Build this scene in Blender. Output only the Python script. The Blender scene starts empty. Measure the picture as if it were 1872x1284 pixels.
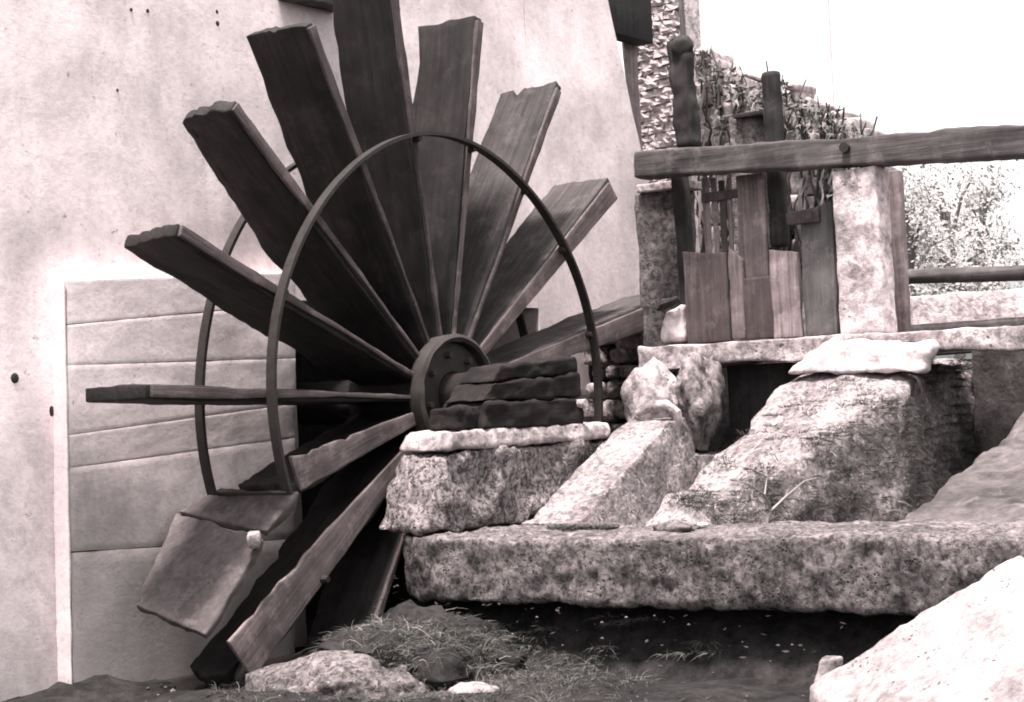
import bpy, bmesh, math, random
from mathutils import Vector, Matrix, noise
rnd = random.Random(7)
SC = bpy.context.scene
COL = SC.collection
R_ = math.radians

# ---------------------------------------------------------------- camera, light, exposure
# world axes: X along the wheel plane (away to the right), Y into the mill wall, Z up; origin = wheel centre, metres
F_PX, W_PX, H_PX = 3200.0, 1872.0, 1284.0
AX_U = Vector((0.58936, 0.0, 0.80787))           # X axis seen in camera space (x right, y down, z ahead)
AX_A = Vector((-0.80648, 0.05866, 0.58835))      # Y axis
AX_V = Vector((-0.04739, -0.99828, 0.03457))     # Z axis
CAM = Vector((-5.5594, -4.3703, -0.0740))
def cam2world(c):
    return Vector((AX_U.dot(c), AX_A.dot(c), AX_V.dot(c)))
cam_d = bpy.data.cameras.new('camera')
cam = bpy.data.objects.new('camera', cam_d)
COL.objects.link(cam)
rx, uy, bz = cam2world(Vector((1, 0, 0))), cam2world(Vector((0, -1, 0))), cam2world(Vector((0, 0, -1)))
M = Matrix(((rx.x, uy.x, bz.x), (rx.y, uy.y, bz.y), (rx.z, uy.z, bz.z))).to_4x4()
M.translation = CAM
cam.matrix_world = M
cam_d.sensor_width = 36.0
cam_d.lens = F_PX / W_PX * 36.0
cam_d.clip_start, cam_d.clip_end = 0.1, 2000
SC.camera = cam

SUN_DIR = Vector((-0.24, -0.07, 0.97)).normalized()      # towards the sun
world = bpy.data.worlds.new('World'); SC.world = world; world.use_nodes = True
nt = world.node_tree; nt.nodes.clear()
wo = nt.nodes.new('ShaderNodeOutputWorld'); bg = nt.nodes.new('ShaderNodeBackground')
sky = nt.nodes.new('ShaderNodeTexSky'); sky.sky_type = 'NISHITA'; sky.sun_disc = False
sky.sun_elevation = math.asin(SUN_DIR.z)
sky.sun_rotation = math.atan2(SUN_DIR.x, SUN_DIR.y)
sky.air_density = 1.0; sky.dust_density = 4.0; sky.ozone_density = 1.0
hs = nt.nodes.new('ShaderNodeHueSaturation'); hs.inputs['Saturation'].default_value = 0.06
nt.links.new(sky.outputs[0], hs.inputs['Color']); nt.links.new(hs.outputs[0], bg.inputs[0])
bg.inputs[1].default_value = 0.052
nt.links.new(bg.outputs[0], wo.inputs[0])
sd = bpy.data.lights.new('sun', 'SUN'); sd.energy = 1.5; sd.angle = R_(11); sd.color = (1.0, 0.93, 0.90)
so = bpy.data.objects.new('sun', sd); COL.objects.link(so)
so.rotation_euler = SUN_DIR.to_track_quat('Z', 'Y').to_euler(); so.location = (0, 0, 20)
SC.view_settings.view_transform = 'Standard'; SC.view_settings.look = 'None'
SC.view_settings.gamma = 1.0; SC.view_settings.use_curve_mapping = False
SC.view_settings.exposure = 3.05
SC.cycles.filter_width = 1.9

# ---------------------------------------------------------------- helpers
def ray(px, py):
    return cam2world(Vector(((px - 936) / F_PX, (py - 642) / F_PX, 1.0)))
def at(px, py, X=None, Y=None, Z=None):
    d = ray(px, py)
    t = (X - CAM.x) / d.x if X is not None else (Y - CAM.y) / d.y if Y is not None else (Z - CAM.z) / d.z
    return CAM + d * t
V = Vector
def lerp(a, b, t): return a + (b - a) * t
def link(o, parent=None):
    COL.objects.link(o)
    if parent: o.parent = parent
    return o
def tag(o, label=None, cat=None, group=None, kind=None):
    if label: o['label'] = label
    if cat: o['category'] = cat
    if group: o['group'] = group
    if cat and not kind: kind = 'thing'
    if kind: o['kind'] = kind
    return o
def empty(name, loc, label=None, cat=None, group=None):
    o = bpy.data.objects.new(name, None); o.location = loc; o.empty_display_size = 0.1
    link(o); tag(o, label, cat, group); bpy.context.view_layer.update()
    return o
def obj(name, bm, mat, parent=None, smooth=40):
    me = bpy.data.meshes.new(name); bm.normal_update(); bm.to_mesh(me); bm.free()
    me.materials.append(mat)
    if smooth:
        for p in me.polygons: p.use_smooth = True
        me.set_sharp_from_angle(angle=R_(smooth))
    o = bpy.data.objects.new(name, me); link(o)
    if parent:
        o.parent = parent
        if parent.type == 'EMPTY' or parent.parent: 
            o.matrix_parent_inverse = Matrix.Translation(-world_loc(parent))
    return o
def world_loc(o):
    l = o.location.copy()
    while o.parent is not None:
        o = o.parent; l += o.location if o.type == 'EMPTY' else V((0, 0, 0))
    return l
def fract(p, freq, seed, octv=4):
    q = V((p.x * freq + seed * 3.17, p.y * freq - seed * 1.93, p.z * freq + seed * 0.71))
    return noise.fractal(q, 0.9, 2.1, octv)
def params(L, r, n):
    c = [i / n for i in range(n + 1)]
    if r > 0:
        e = min(r / L, 0.45)
        c = [x for x in c if e < x < 1 - e] + [0, e * 0.3, e, 1 - e, 1 - e * 0.3, 1]
        c = sorted(set(c))
    return c
def surf(bm, fn, dims, n, r=0.0, amp=0.0, freq=3.0, seed=0, amp2=0.0, freq2=20.0, keep=None):
    """rounded, roughened closed box whose unit-cube coordinates go through fn"""
    P = [params(dims[i], r, n[i]) for i in range(3)]
    hd = [d / 2 for d in dims]; rr = min([r] + [h * 0.98 for h in hd])
    verts = {}; new = []
    def vert(i, j, k):
        key = (i, j, k)
        if key in verts: return verts[key]
        q = [(P[a][idx] - 0.5) * dims[a] for a, idx in enumerate(key)]
        if rr > 0:
            c = [max(-(hd[a] - rr), min(hd[a] - rr, q[a])) for a in range(3)]
            d = V([q[a] - c[a] for a in range(3)])
            if d.length > 1e-9: d = d.normalized() * rr
            q = [c[a] + d[a] for a in range(3)]
        v = bm.verts.new(fn(q[0] / dims[0] + 0.5, q[1] / dims[1] + 0.5, q[2] / dims[2] + 0.5))
        verts[key] = v; new.append(v)
        return v
    nx, ny, nz = len(P[0]) - 1, len(P[1]) - 1, len(P[2]) - 1
    fs = []
    def face(a, b, c, d):
        fs.append(bm.faces.new((vert(*a), vert(*b), vert(*c), vert(*d))))
    for i in range(nx):
        for j in range(ny):
            face((i, j, 0), (i, j + 1, 0), (i + 1, j + 1, 0), (i + 1, j, 0))
            face((i, j, nz), (i + 1, j, nz), (i + 1, j + 1, nz), (i, j + 1, nz))
    for i in range(nx):
        for k in range(nz):
            face((i, 0, k), (i + 1, 0, k), (i + 1, 0, k + 1), (i, 0, k + 1))
            face((i, ny, k), (i, ny, k + 1), (i + 1, ny, k + 1), (i + 1, ny, k))
    for j in range(ny):
        for k in range(nz):
            face((0, j, k), (0, j, k + 1), (0, j + 1, k + 1), (0, j + 1, k))
            face((nx, j, k), (nx, j + 1, k), (nx, j + 1, k + 1), (nx, j, k + 1))
    bmesh.ops.recalc_face_normals(bm, faces=fs)
    if amp or amp2:
        bm.normal_update()
        mv = [(v, v.normal.copy()) for v in new]
        for v, nn in mv:
            d = 0.0
            if amp: d += amp * fract(v.co, freq, seed)
            if amp2: d += amp2 * (fract(v.co, freq2, seed + 5, 3))
            v.co += nn * d
    return bm
def hexfn(c):
    def fn(s, t, r):
        a = lerp(lerp(c[0], c[1], s), lerp(c[3], c[2], s), t)
        b = lerp(lerp(c[4], c[5], s), lerp(c[7], c[6], s), t)
        return lerp(a, b, r)
    return fn
def hexdims(c):
    return ((c[1] - c[0]).length * .5 + (c[6] - c[7]).length * .5, (c[3] - c[0]).length * .5 + (c[6] - c[5]).length * .5,
            (c[4] - c[0]).length * .5 + (c[6] - c[2]).length * .5)
def hexa(c, n, bm=None, **kw):
    bm = bm or bmesh.new()
    c = [V(x) for x in c]
    return surf(bm, hexfn(c), hexdims(c), n, **kw)
def box(x0, x1, y0, y1, z0, z1, n=(2, 2, 2), bm=None, **kw):
    return hexa([(x0, y0, z0), (x1, y0, z0), (x1, y1, z0), (x0, y1, z0), (x0, y0, z1), (x1, y0, z1), (x1, y1, z1), (x0, y1, z1)], n, bm, **kw)
def tube(bm, pts, radii, seg=8, cap=True):
    rings = []
    prev = None
    for i, p in enumerate(pts):
        p = V(p)
        d = (V(pts[min(i + 1, len(pts) - 1)]) - V(pts[max(i - 1, 0)])).normalized()
        if prev is None:
            a = d.orthogonal().normalized()
        else:
            a = (prev - d * prev.dot(d)).normalized()
        prev = a
        b = d.cross(a)
        rad = radii[i] if isinstance(radii, (list, tuple)) else radii
        rings.append([bm.verts.new(p + (a * math.cos(2 * math.pi * k / seg) + b * math.sin(2 * math.pi * k / seg)) * rad) for k in range(seg)])
    for r0, r1 in zip(rings, rings[1:]):
        for k in range(seg):
            bm.faces.new((r0[k], r0[(k + 1) % seg], r1[(k + 1) % seg], r1[k]))
    if cap:
        bm.faces.new(list(reversed(rings[0]))); bm.faces.new(rings[-1])
    return bm
def blade(bm, p, d, L, w, bend, segs=3):
    d = d.normalized(); side = d.cross(V((rnd.uniform(-1, 1), rnd.uniform(-1, 1), 0.2))).normalized()
    prev = None
    for i in range(segs + 1):
        s = i / segs
        c = p + d * (L * s) + bend * (s * s)
        ww = w * (1 - s * 0.85)
        a, b = bm.verts.new(c - side * ww), bm.verts.new(c + side * ww)
        if prev: bm.faces.new((prev[0], prev[1], b, a))
        prev = (a, b)

# ---------------------------------------------------------------- materials
def nodes(name):
    m = bpy.data.materials.new(name); m.use_nodes = True
    t = m.node_tree; b = t.nodes['Principled BSDF']
    return m, t, b
def N(t, typ, **kw):
    n = t.nodes.new(typ)
    for k, v in kw.items():
        if k in n.inputs: n.inputs[k].default_value = v
        else: setattr(n, k, v)
    return n
def ramp(t, src, stops):
    r = t.nodes.new('ShaderNodeValToRGB')
    e = r.color_ramp.elements
    while len(e) < len(stops): e.new(0.5)
    for el, (p, c) in zip(e, stops):
        el.position = p; el.color = (c[0], c[1], c[2], 1) if isinstance(c, (tuple, list)) else (c, c, c, 1)
    t.links.new(src, r.inputs[0])
    return r
def mixc(t, fac, a, b, mode='MIX'):
    n = t.nodes.new('ShaderNodeMix'); n.data_type = 'RGBA'; n.blend_type = mode
    for sock, val in ((n.inputs[0], fac), (n.inputs[6], a), (n.inputs[7], b)):
        if hasattr(val, 'is_output'): t.links.new(val, sock)
        else: sock.default_value = val if not isinstance(val, tuple) else (*val, 1)
    return n.outputs[2]
def pink(v, k=1.0): return (v, v * (1 - 0.15 * k), v * (1 - 0.14 * k))
def coords(t, scale=(1, 1, 1), per_object=True):
    tc = t.nodes.new('ShaderNodeTexCoord'); mp = t.nodes.new('ShaderNodeMapping')
    mp.inputs['Scale'].default_value = scale
    oi = t.nodes.new('ShaderNodeObjectInfo')
    mu = N(t, 'ShaderNodeMath', operation='MULTIPLY'); mu.inputs[1].default_value = 7.0
    t.links.new(oi.outputs['Random'], mu.inputs[0])
    if per_object: t.links.new(mu.outputs[0], mp.inputs['Location'])
    t.links.new(tc.outputs['Object'], mp.inputs[0])
    return mp.outputs[0], oi.outputs['Random']
def bump(t, b, src, strength, dist):
    n = N(t, 'ShaderNodeBump', Strength=strength, Distance=dist)
    t.links.new(src, n.inputs['Height']); t.links.new(n.outputs[0], b.inputs['Normal'])
def stone_mat(name, dark, light, scale=22, pits=0.5, lichen=0.3, k=1.0, big=3.0, bstr=0.7, soft=0.10):
    m, t, b = nodes(name)
    co, rd = coords(t)
    n1 = N(t, 'ShaderNodeTexNoise', Scale=scale, Detail=8, Roughness=0.72); t.links.new(co, n1.inputs['Vector'])
    n2 = N(t, 'ShaderNodeTexNoise', Scale=big, Detail=5, Roughness=0.6); t.links.new(co, n2.inputs['Vector'])
    n3 = N(t, 'ShaderNodeTexVoronoi', Scale=scale * 1.6); t.links.new(co, n3.inputs['Vector'])
    n4 = N(t, 'ShaderNodeTexNoise', Scale=scale * 0.55, Detail=6, Roughness=0.65, Distortion=0.6); t.links.new(co, n4.inputs['Vector'])
    mid = (dark + light) / 2
    r1 = ramp(t, n1.outputs[0], [(0.5 - soft, pink(dark, k)), (0.5, pink(mid, k)), (0.5 + soft, pink(light, k))])
    r2 = ramp(t, n2.outputs[0], [(0.34, 0.50), (0.64, 1.2)])
    c = mixc(t, 1.0, r1.outputs[0], r2.outputs[0], 'MULTIPLY')
    r4 = ramp(t, n4.outputs[0], [(0.56, 0.0), (0.66, lichen)])
    c = mixc(t, r4.outputs[0], c, pink(min(light * 1.45, 0.8), k))
    r3 = ramp(t, n3.outputs['Distance'], [(0.10, pits), (0.34, 0.0)])
    n5 = N(t, 'ShaderNodeTexNoise', Scale=scale * 0.3, Detail=3); t.links.new(co, n5.inputs['Vector'])
    r5 = ramp(t, n5.outputs[0], [(0.52, 0.0), (0.64, 1.0)])
    pf = N(t, 'ShaderNodeMath', operation='MULTIPLY'); t.links.new(r3.outputs[0], pf.inputs[0]); t.links.new(r5.outputs[0], pf.inputs[1])
    c = mixc(t, pf.outputs[0], c, pink(dark * 0.35, k))
    t.links.new(c, b.inputs['Base Color'])
    b.inputs['Roughness'].default_value = 0.92; b.inputs['Specular IOR Level'].default_value = 0.2
    ad = N(t, 'ShaderNodeMath', operation='SUBTRACT'); t.links.new(n1.outputs[0], ad.inputs[0]); t.links.new(pf.outputs[0], ad.inputs[1])
    bump(t, b, ad.outputs[0], bstr, 0.02)
    return m
def wood_mat(name, dark, light, axis=0, k=1.0, rough=0.85, fine=45, var=0.4, patch=0.5):
    m, t, b = nodes(name)
    sc = [fine, fine, fine]; sc[axis] = 1.6
    co, rd = coords(t, tuple(sc))
    c2, _ = coords(t)
    n1 = N(t, 'ShaderNodeTexNoise', Scale=1.0, Detail=7, Roughness=0.7, Distortion=0.4); t.links.new(co, n1.inputs['Vector'])
    n2 = N(t, 'ShaderNodeTexNoise', Scale=5.0, Detail=6, Roughness=0.65); t.links.new(c2, n2.inputs['Vector'])
    r1 = ramp(t, n1.outputs[0], [(0.3, pink(dark, k)), (0.52, pink((dark + light) / 2, k)), (0.72, pink(light, k))])
    r2 = ramp(t, n2.outputs[0], [(0.32, 1 - patch), (0.7, 1 + patch * 0.7)])
    c = mixc(t, 1.0, r1.outputs[0], r2.outputs[0], 'MULTIPLY')
    n3 = N(t, 'ShaderNodeTexNoise', Scale=9.0, Detail=8, Roughness=0.75); t.links.new(c2, n3.inputs['Vector'])
    r3 = ramp(t, n3.outputs[0], [(0.52, 0.0), (0.68, 0.55)])
    c = mixc(t, r3.outputs[0], c, pink(light * 1.7, k))
    rv = ramp(t, rd, [(0.0, 1 - var), (1.0, 1 + var)])
    c = mixc(t, 1.0, c, rv.outputs[0], 'MULTIPLY')
    t.links.new(c, b.inputs['Base Color'])
    b.inputs['Roughness'].default_value = rough; b.inputs['Specular IOR Level'].default_value = 0.25
    bump(t, b, n1.outputs[0], 0.6, 0.006)
    return m
def flat_mat(name, col, rough=0.8, scale=30, var=0.4, metal=0.0, spec=0.3):
    m, t, b = nodes(name)
    co, rd = coords(t)
    n1 = N(t, 'ShaderNodeTexNoise', Scale=scale, Detail=6, Roughness=0.7); t.links.new(co, n1.inputs['Vector'])
    r1 = ramp(t, n1.outputs[0], [(0.3, tuple(c * (1 - var) for c in col)), (0.7, tuple(c * (1 + var) for c in col))])
    t.links.new(r1.outputs[0], b.inputs['Base Color'])
    b.inputs['Roughness'].default_value = rough; b.inputs['Metallic'].default_value = metal
    b.inputs['Specular IOR Level'].default_value = spec
    bump(t, b, n1.outputs[0], 0.4, 0.004)
    return m
def wall_mat(name, light, dark, damp):
    """lime-washed wall: blotches, vertical runs, specks, damp stain with its own irregular upper edge"""
    m, t, b = nodes(name)
    co, rd = coords(t, per_object=False)
    mp = t.nodes.new('ShaderNodeMapping'); mp.inputs['Scale'].default_value = (7, 7, 0.9); t.links.new(co, mp.inputs[0])
    ns = N(t, 'ShaderNodeTexNoise', Scale=1.0, Detail=5, Roughness=0.6); t.links.new(mp.outputs[0], ns.inputs['Vector'])
    nb = N(t, 'ShaderNodeTexNoise', Scale=1.3, Detail=9, Roughness=0.7, Distortion=0.5); t.links.new(co, nb.inputs['Vector'])
    nf = N(t, 'ShaderNodeTexNoise', Scale=38, Detail=6, Roughness=0.75); t.links.new(co, nf.inputs['Vector'])
    nv = N(t, 'ShaderNodeTexNoise', Scale=30, Detail=5, Roughness=0.7); t.links.new(co, nv.inputs['Vector'])
    r = ramp(t, nb.outputs[0], [(0.36, pink(dark)), (0.58, pink(light))])
    rs = ramp(t, ns.outputs[0], [(0.3, 0.86), (0.6, 1.0)])
    c = mixc(t, 1.0, r.outputs[0], rs.outputs[0], 'MULTIPLY')
    rf = ramp(t, nf.outputs[0], [(0.3, 0.82), (0.55, 1.03)])
    c = mixc(t, 1.0, c, rf.outputs[0], 'MULTIPLY')
    rv = ramp(t, nv.outputs[0], [(0.63, 0.0), (0.72, 0.7)])
    c = mixc(t, rv.outputs[0], c, pink(0.13))
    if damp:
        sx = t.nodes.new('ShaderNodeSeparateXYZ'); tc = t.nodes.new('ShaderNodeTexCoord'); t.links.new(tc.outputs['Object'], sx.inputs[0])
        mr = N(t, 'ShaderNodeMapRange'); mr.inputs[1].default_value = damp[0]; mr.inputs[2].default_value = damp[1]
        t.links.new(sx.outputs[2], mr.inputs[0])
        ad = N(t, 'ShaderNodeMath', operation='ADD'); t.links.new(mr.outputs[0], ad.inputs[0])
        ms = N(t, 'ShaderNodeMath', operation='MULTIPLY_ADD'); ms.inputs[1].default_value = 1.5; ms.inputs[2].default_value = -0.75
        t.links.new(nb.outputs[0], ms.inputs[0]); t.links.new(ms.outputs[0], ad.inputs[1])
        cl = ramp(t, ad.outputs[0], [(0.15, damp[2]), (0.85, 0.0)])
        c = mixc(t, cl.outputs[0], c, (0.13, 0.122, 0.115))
    t.links.new(c, b.inputs['Base Color']); b.inputs['Roughness'].default_value = 0.95; b.inputs['Specular IOR Level'].default_value = 0.15
    bump(t, b, nf.outputs[0], 0.22, 0.012)
    return m

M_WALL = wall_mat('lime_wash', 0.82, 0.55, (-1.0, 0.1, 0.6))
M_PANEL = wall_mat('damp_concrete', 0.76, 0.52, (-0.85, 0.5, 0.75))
M_STRIP = wall_mat('pale_render', 0.60, 0.46, None)
M_STONE = stone_mat('lichen_stone', 0.045, 0.21, 42, 0.85, 0.85, big=2.6, soft=.10, bstr=1.0)
M_BLOCK = stone_mat('speckled_stone', 0.06, 0.34, 48, 1.0, 0.85, big=4, soft=.08, bstr=1.0)
M_SMOOTH = stone_mat('smooth_grey_stone', 0.05, 0.13, 16, 0.3, 0.45, big=2.6, soft=.16, bstr=.7)
M_STONE2 = stone_mat('rough_grey_stone', 0.05, 0.17, 34, 0.6, 0.5)
M_STONEL = stone_mat('pale_stone', 0.15, 0.42, 22, 0.5, 0.6)
M_WHITE = stone_mat('bleached_stone', 0.24, 0.44, 30, 0.7, 0.6, bstr=1.0, soft=.12)
M_CAP = stone_mat('white_limestone', 0.40, 0.70, 14, 0.4, 0.5, bstr=0.6)
M_CAPL = stone_mat('pale_top_stone', 0.22, 0.52, 22, 0.5, 0.6)
M_CHUTE = stone_mat('worn_chute_stone', 0.09, 0.34, 44, 0.5, 0.8, soft=.13, big=4)
M_RUBBLE = stone_mat('rubble_stone', 0.06, 0.30, 18, 0.7, 0.7)
M_PILLAR = stone_mat('pale_pillar_stone', 0.36, 0.66, 24, 0.5, 0.7)
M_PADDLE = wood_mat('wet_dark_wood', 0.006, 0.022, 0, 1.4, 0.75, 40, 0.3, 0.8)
M_EDGE_LIT = wood_mat('lit_edge_wood', 0.03, 0.11, 0, 1.5, 0.85, 60, 0.2, 0.5)  # skylight catching the paddle edges is painted in as a paler colour
M_SUNLIT = wood_mat('sunlit_grey_wood', 0.018, 0.065, 0, 1.0, 0.85, 45, 0.25, 0.5)  # sun on the upper right paddles is painted in as lighter wood
M_BROWN = wood_mat('worn_brown_beam', 0.05, 0.15, 0, 1.5, 0.85, 40, 0.1, 0.5)
M_ROD = flat_mat('pale_rod', (0.5, 0.42, 0.43), 0.7)
M_HUB = flat_mat('rusty_iron', (0.028, 0.022, 0.021), 0.7, 14, 0.5, 0.0)
M_IRON = flat_mat('dark_iron', (0.02, 0.016, 0.0155), 0.6, 30, 0.45, 0.0)
M_AXLE = wood_mat('reddish_wet_log', 0.004, 0.014, 1, 2.2, 0.95, 30, 0.1, 0.5)
M_BEAM = wood_mat('grey_beam_wood', 0.032, 0.11, 1, 0.9, 0.9, 55, 0.1, 0.45)
M_GATE_D = wood_mat('dark_gate_wood', 0.035, 0.085, 2, 1.6, 0.9, 50, 0.2, 0.45)
M_GATE_L = wood_mat('pale_gate_wood', 0.08, 0.25, 2, 1.4, 0.9, 50, 0.15, 0.4)
M_GATE_G = wood_mat('grey_gate_wood', 0.055, 0.13, 2, 0.5, 0.9, 50, 0.15, 0.4)
M_POST = wood_mat('black_post_wood', 0.013, 0.036, 2, 0.9, 0.9, 45, 0.15, 0.5)
M_SOIL = stone_mat('damp_soil', 0.008, 0.026, 16, 0.4, 0.15, 0.9, bstr=0.9)
M_GRASS = flat_mat('dry_grass', (0.09, 0.086, 0.08), 0.8, 6, 0.6)
M_WEED = flat_mat('dark_weed', (0.038, 0.034, 0.032), 0.8, 14, 0.8)
M_STRAW = flat_mat('pale_straw', (0.36, 0.33, 0.31), 0.8, 6, 0.4)
M_LEAF = flat_mat('leaf', (0.10, 0.097, 0.09), 0.7, 3, 0.6)
M_TREE = flat_mat('hazed_leaf', (0.25, 0.232, 0.228), 0.8, 3, 0.3)  # leaf colour lightened to carry the haze over the far foliage
M_DEAD = flat_mat('dead_stalk', (0.20, 0.175, 0.17), 0.8, 6, 0.4)
M_BARK = flat_mat('bark', (0.16, 0.14, 0.14), 0.9, 12, 0.5)
m, t, b = nodes('dark_water'); M_WATER = m
b.inputs['Base Color'].default_value = (0.018, 0.015, 0.014, 1); b.inputs['Roughness'].default_value = 0.22
wn = N(t, 'ShaderNodeTexNoise', Scale=9, Detail=4); wc, _ = coords(t); t.links.new(wc, wn.inputs['Vector']); bump(t, b, wn.outputs[0], 0.35, 0.03)

# ---------------------------------------------------------------- ground
def gz(x, y):
    z = -0.97
    if x > 2.12: z = 0.06
    elif -1.2 < x < 1.55 and -0.10 < y < 0.47: z = -1.85
    elif x <= -1.2 and y > 0.1: z = lerp(-1.03, -.96, min(1, (y - .1) / .35)) + .04 * fract(V((x, y, 0)), 5, 12)
    d = math.hypot(x, y)
    amp = 0.03 if d < 6 else min(0.6, 0.03 + (d - 6) * 0.01)
    return z + amp * fract(V((x, y, 0)), 1.9 if d < 6 else 0.15, 3)
def axis_lines(lo, hi, step, far):
    a = [lo + i * step for i in range(int(round((hi - lo) / step)) + 1)]
    d, s = [], 0.3
    x = 0
    while x < far:
        x += s; s *= 1.45; d.append(x)
    return [lo - q for q in reversed(d)] + a + [hi + q for q in d]
xs = axis_lines(-3.2, 3.2, 0.055, 700); ys = axis_lines(-3.4, 1.4, 0.055, 700)
bm = bmesh.new()
g = [[bm.verts.new((x, y, gz(x, y))) for y in ys] for x in xs]
for i in range(len(xs) - 1):
    for j in range(len(ys) - 1):
        bm.faces.new((g[i][j], g[i + 1][j], g[i + 1][j + 1], g[i][j + 1]))
tag(obj('ground', bm, M_SOIL, None, 60), 'dark damp soil around the wheel pit', kind='structure')
bm = bmesh.new()
bmesh.ops.create_grid(bm, x_segments=4, y_segments=4, size=1)
for v in bm.verts: v.co = V((lerp(-1.35, 1.6, v.co.x * .5 + .5), lerp(-0.14, 0.46, v.co.y * .5 + .5), -0.985))
tag(obj('water', bm, M_WATER, None, 0), 'dark still water in the wheel pit', kind='structure')
# earth bank carrying slab and dividers (hollow channels run down over it)
bank = hexa([(-0.98, -4.2, -1.2), (2.2, -4.2, -1.2), (2.2, -0.08, -1.2), (-0.70, -0.10, -1.2),
             (-0.36, -4.2, -0.735), (2.2, -4.2, -0.735), (2.2, -0.08, -0.735), (-0.36, -0.10, -0.735)], (30, 50, 8), r=0.02, amp=0.03, freq=5, seed=4, amp2=0.012, freq2=22)
tag(obj('bank', bank, M_SOIL, None, 60), 'earth bank under the stone slab', kind='structure')
floor = hexa([(0.0, -4.2, -0.76), (2.15, -4.2, -0.76), (2.15, -0.30, -0.76), (0.0, -0.30, -0.76),
              (0.0, -4.2, -0.70), (2.15, -4.2, -0.66), (2.15, -0.30, -0.66), (0.0, -0.30, -0.70)], (24, 40, 3), amp=0.02, freq=5, seed=9)
tag(obj('channel_floor', floor, M_SOIL, None, 60), 'dark floor of the water channels', kind='structure')

# ---------------------------------------------------------------- mill building
mill = empty('mill_building', (-0.6, 0.75, -0.9), 'pale lime-washed mill wall standing behind the big wheel', 'building')
YW = 0.515
x0o = at(540, 690, Y=YW).x; zt, x1o = 0.42, at(985, 560, Y=0.515).x
def wallbox(c2, nn, seed):
    """c2: (x,z) of bottom-left, bottom-right, top-right, top-left"""
    (a, b_, c, d) = c2
    return hexa([(a[0], YW, a[1]), (b_[0], YW, b_[1]), (b_[0], YW + .5, b_[1]), (a[0], YW + .5, a[1]),
                 (d[0], YW, d[1]), (c[0], YW, c[1]), (c[0], YW + .5, c[1]), (d[0], YW + .5, d[1])], nn, amp=0.006, freq=2.5, seed=1)
e0, e1 = at(1245, 600, Y=YW), at(1114, 15, Y=YW)
def edge_x(z): return lerp(e0.x, e1.x, (z - e0.z) / (e1.z - e0.z))
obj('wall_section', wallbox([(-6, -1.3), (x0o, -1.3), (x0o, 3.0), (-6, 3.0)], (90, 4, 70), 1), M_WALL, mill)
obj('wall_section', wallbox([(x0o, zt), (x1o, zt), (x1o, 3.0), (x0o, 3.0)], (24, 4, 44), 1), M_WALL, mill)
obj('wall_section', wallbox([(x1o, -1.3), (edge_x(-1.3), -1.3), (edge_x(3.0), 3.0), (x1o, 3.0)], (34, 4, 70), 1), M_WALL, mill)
obj('recess_back', box(x0o - .1, x1o + .1, YW + .52, YW + .6, -1.3, zt + .1, (6, 2, 6)), M_SOIL, mill)
# raised panel of concrete lifts left of the opening, joints sloping as in the wall
YP = 0.45
def lift(tl, tr, br, bl, seed):
    P = [at(*q, Y=YP) for q in (bl, br, tr, tl)]
    g_ = 0.0006
    c = [V((P[0].x, YP, P[0].z + g_)), V((P[1].x, YP, P[1].z + g_)), V((P[1].x, YW + .02, P[1].z + g_)), V((P[0].x, YW + .02, P[0].z + g_)),
         V((P[3].x, YP, P[3].z - g_)), V((P[2].x, YP, P[2].z - g_)), V((P[2].x, YW + .02, P[2].z - g_)), V((P[3].x, YW + .02, P[3].z - g_))]
    return hexa(c, (34, 3, 12), r=0.002, amp=0.0025, freq=5, seed=30, amp2=0.001, freq2=25)
J = [((122, 512), (540, 498)), ((123, 594), (540, 556)), ((124, 668), (540, 655)), ((125, 796), (540, 738)), ((126, 856), (540, 800)), ((129, 1010), (540, 985)), ((135, 1300), (540, 1320))]
for i in range(len(J) - 1):
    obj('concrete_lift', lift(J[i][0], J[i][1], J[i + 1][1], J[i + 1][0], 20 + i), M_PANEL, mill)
xa = at(124, 800, Y=YP).x
s0, s1 = at(120, 512, Y=YP), at(133, 1260, Y=YP)
obj('corner_strip', hexa([(s1.x - .012, YP - .004, s1.z), (s1.x - .002, YP - .004, s1.z), (s1.x - .002, YW + .03, s1.z), (s1.x - .012, YW + .03, s1.z),
                          (s0.x - .012, YP - .004, s0.z), (s0.x - .002, YP - .004, s0.z), (s0.x - .002, YW + .03, s0.z), (s0.x - .012, YW + .03, s0.z)],
                         (2, 3, 30), r=0.004, amp=0.003, freq=12, seed=3), M_STRIP, mill)
p0, p1 = at(508, 14, Y=YW), at(608, 24, Y=YW)
obj('timber_end', box(p0.x, p1.x, YW - .10, YW + .05, p1.z, p1.z + .12, (4, 2, 2), r=0.006), M_BEAM, mill)
for (px, py, rr) in ((397, 43, .012), (396, 22, .010), (270, 20, .008), (240, 18, .007), (26, 692, .021), (93, 752, .016), (398, 86, .007), (388, 100, .008), (215, 165, .006), (125, 92, .006)):
    p = at(px, py, Y=YW)
    bm = bmesh.new(); bmesh.ops.create_uvsphere(bm, u_segments=10, v_segments=6, radius=rr)
    for v in bm.verts: v.co = V((v.co.x, v.co.y * .35, v.co.z * (1.7 if py == 752 else 1))) + p
    obj('hole_blob', bm, M_IRON, mill)  # dark blob standing in for a shaded hole in the wall
q0, q1 = at(1117, 15, X=2.5), at(1151, 68, X=2.5)
obj('eave_beam', box(1.9, 2.75, q1.y, q0.y, q1.z, q1.z + .5, (3, 3, 3), r=0.008), M_POST, mill)
q0, q1 = at(1136, 70, X=2.62), at(1153, 272, X=2.62)
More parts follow.
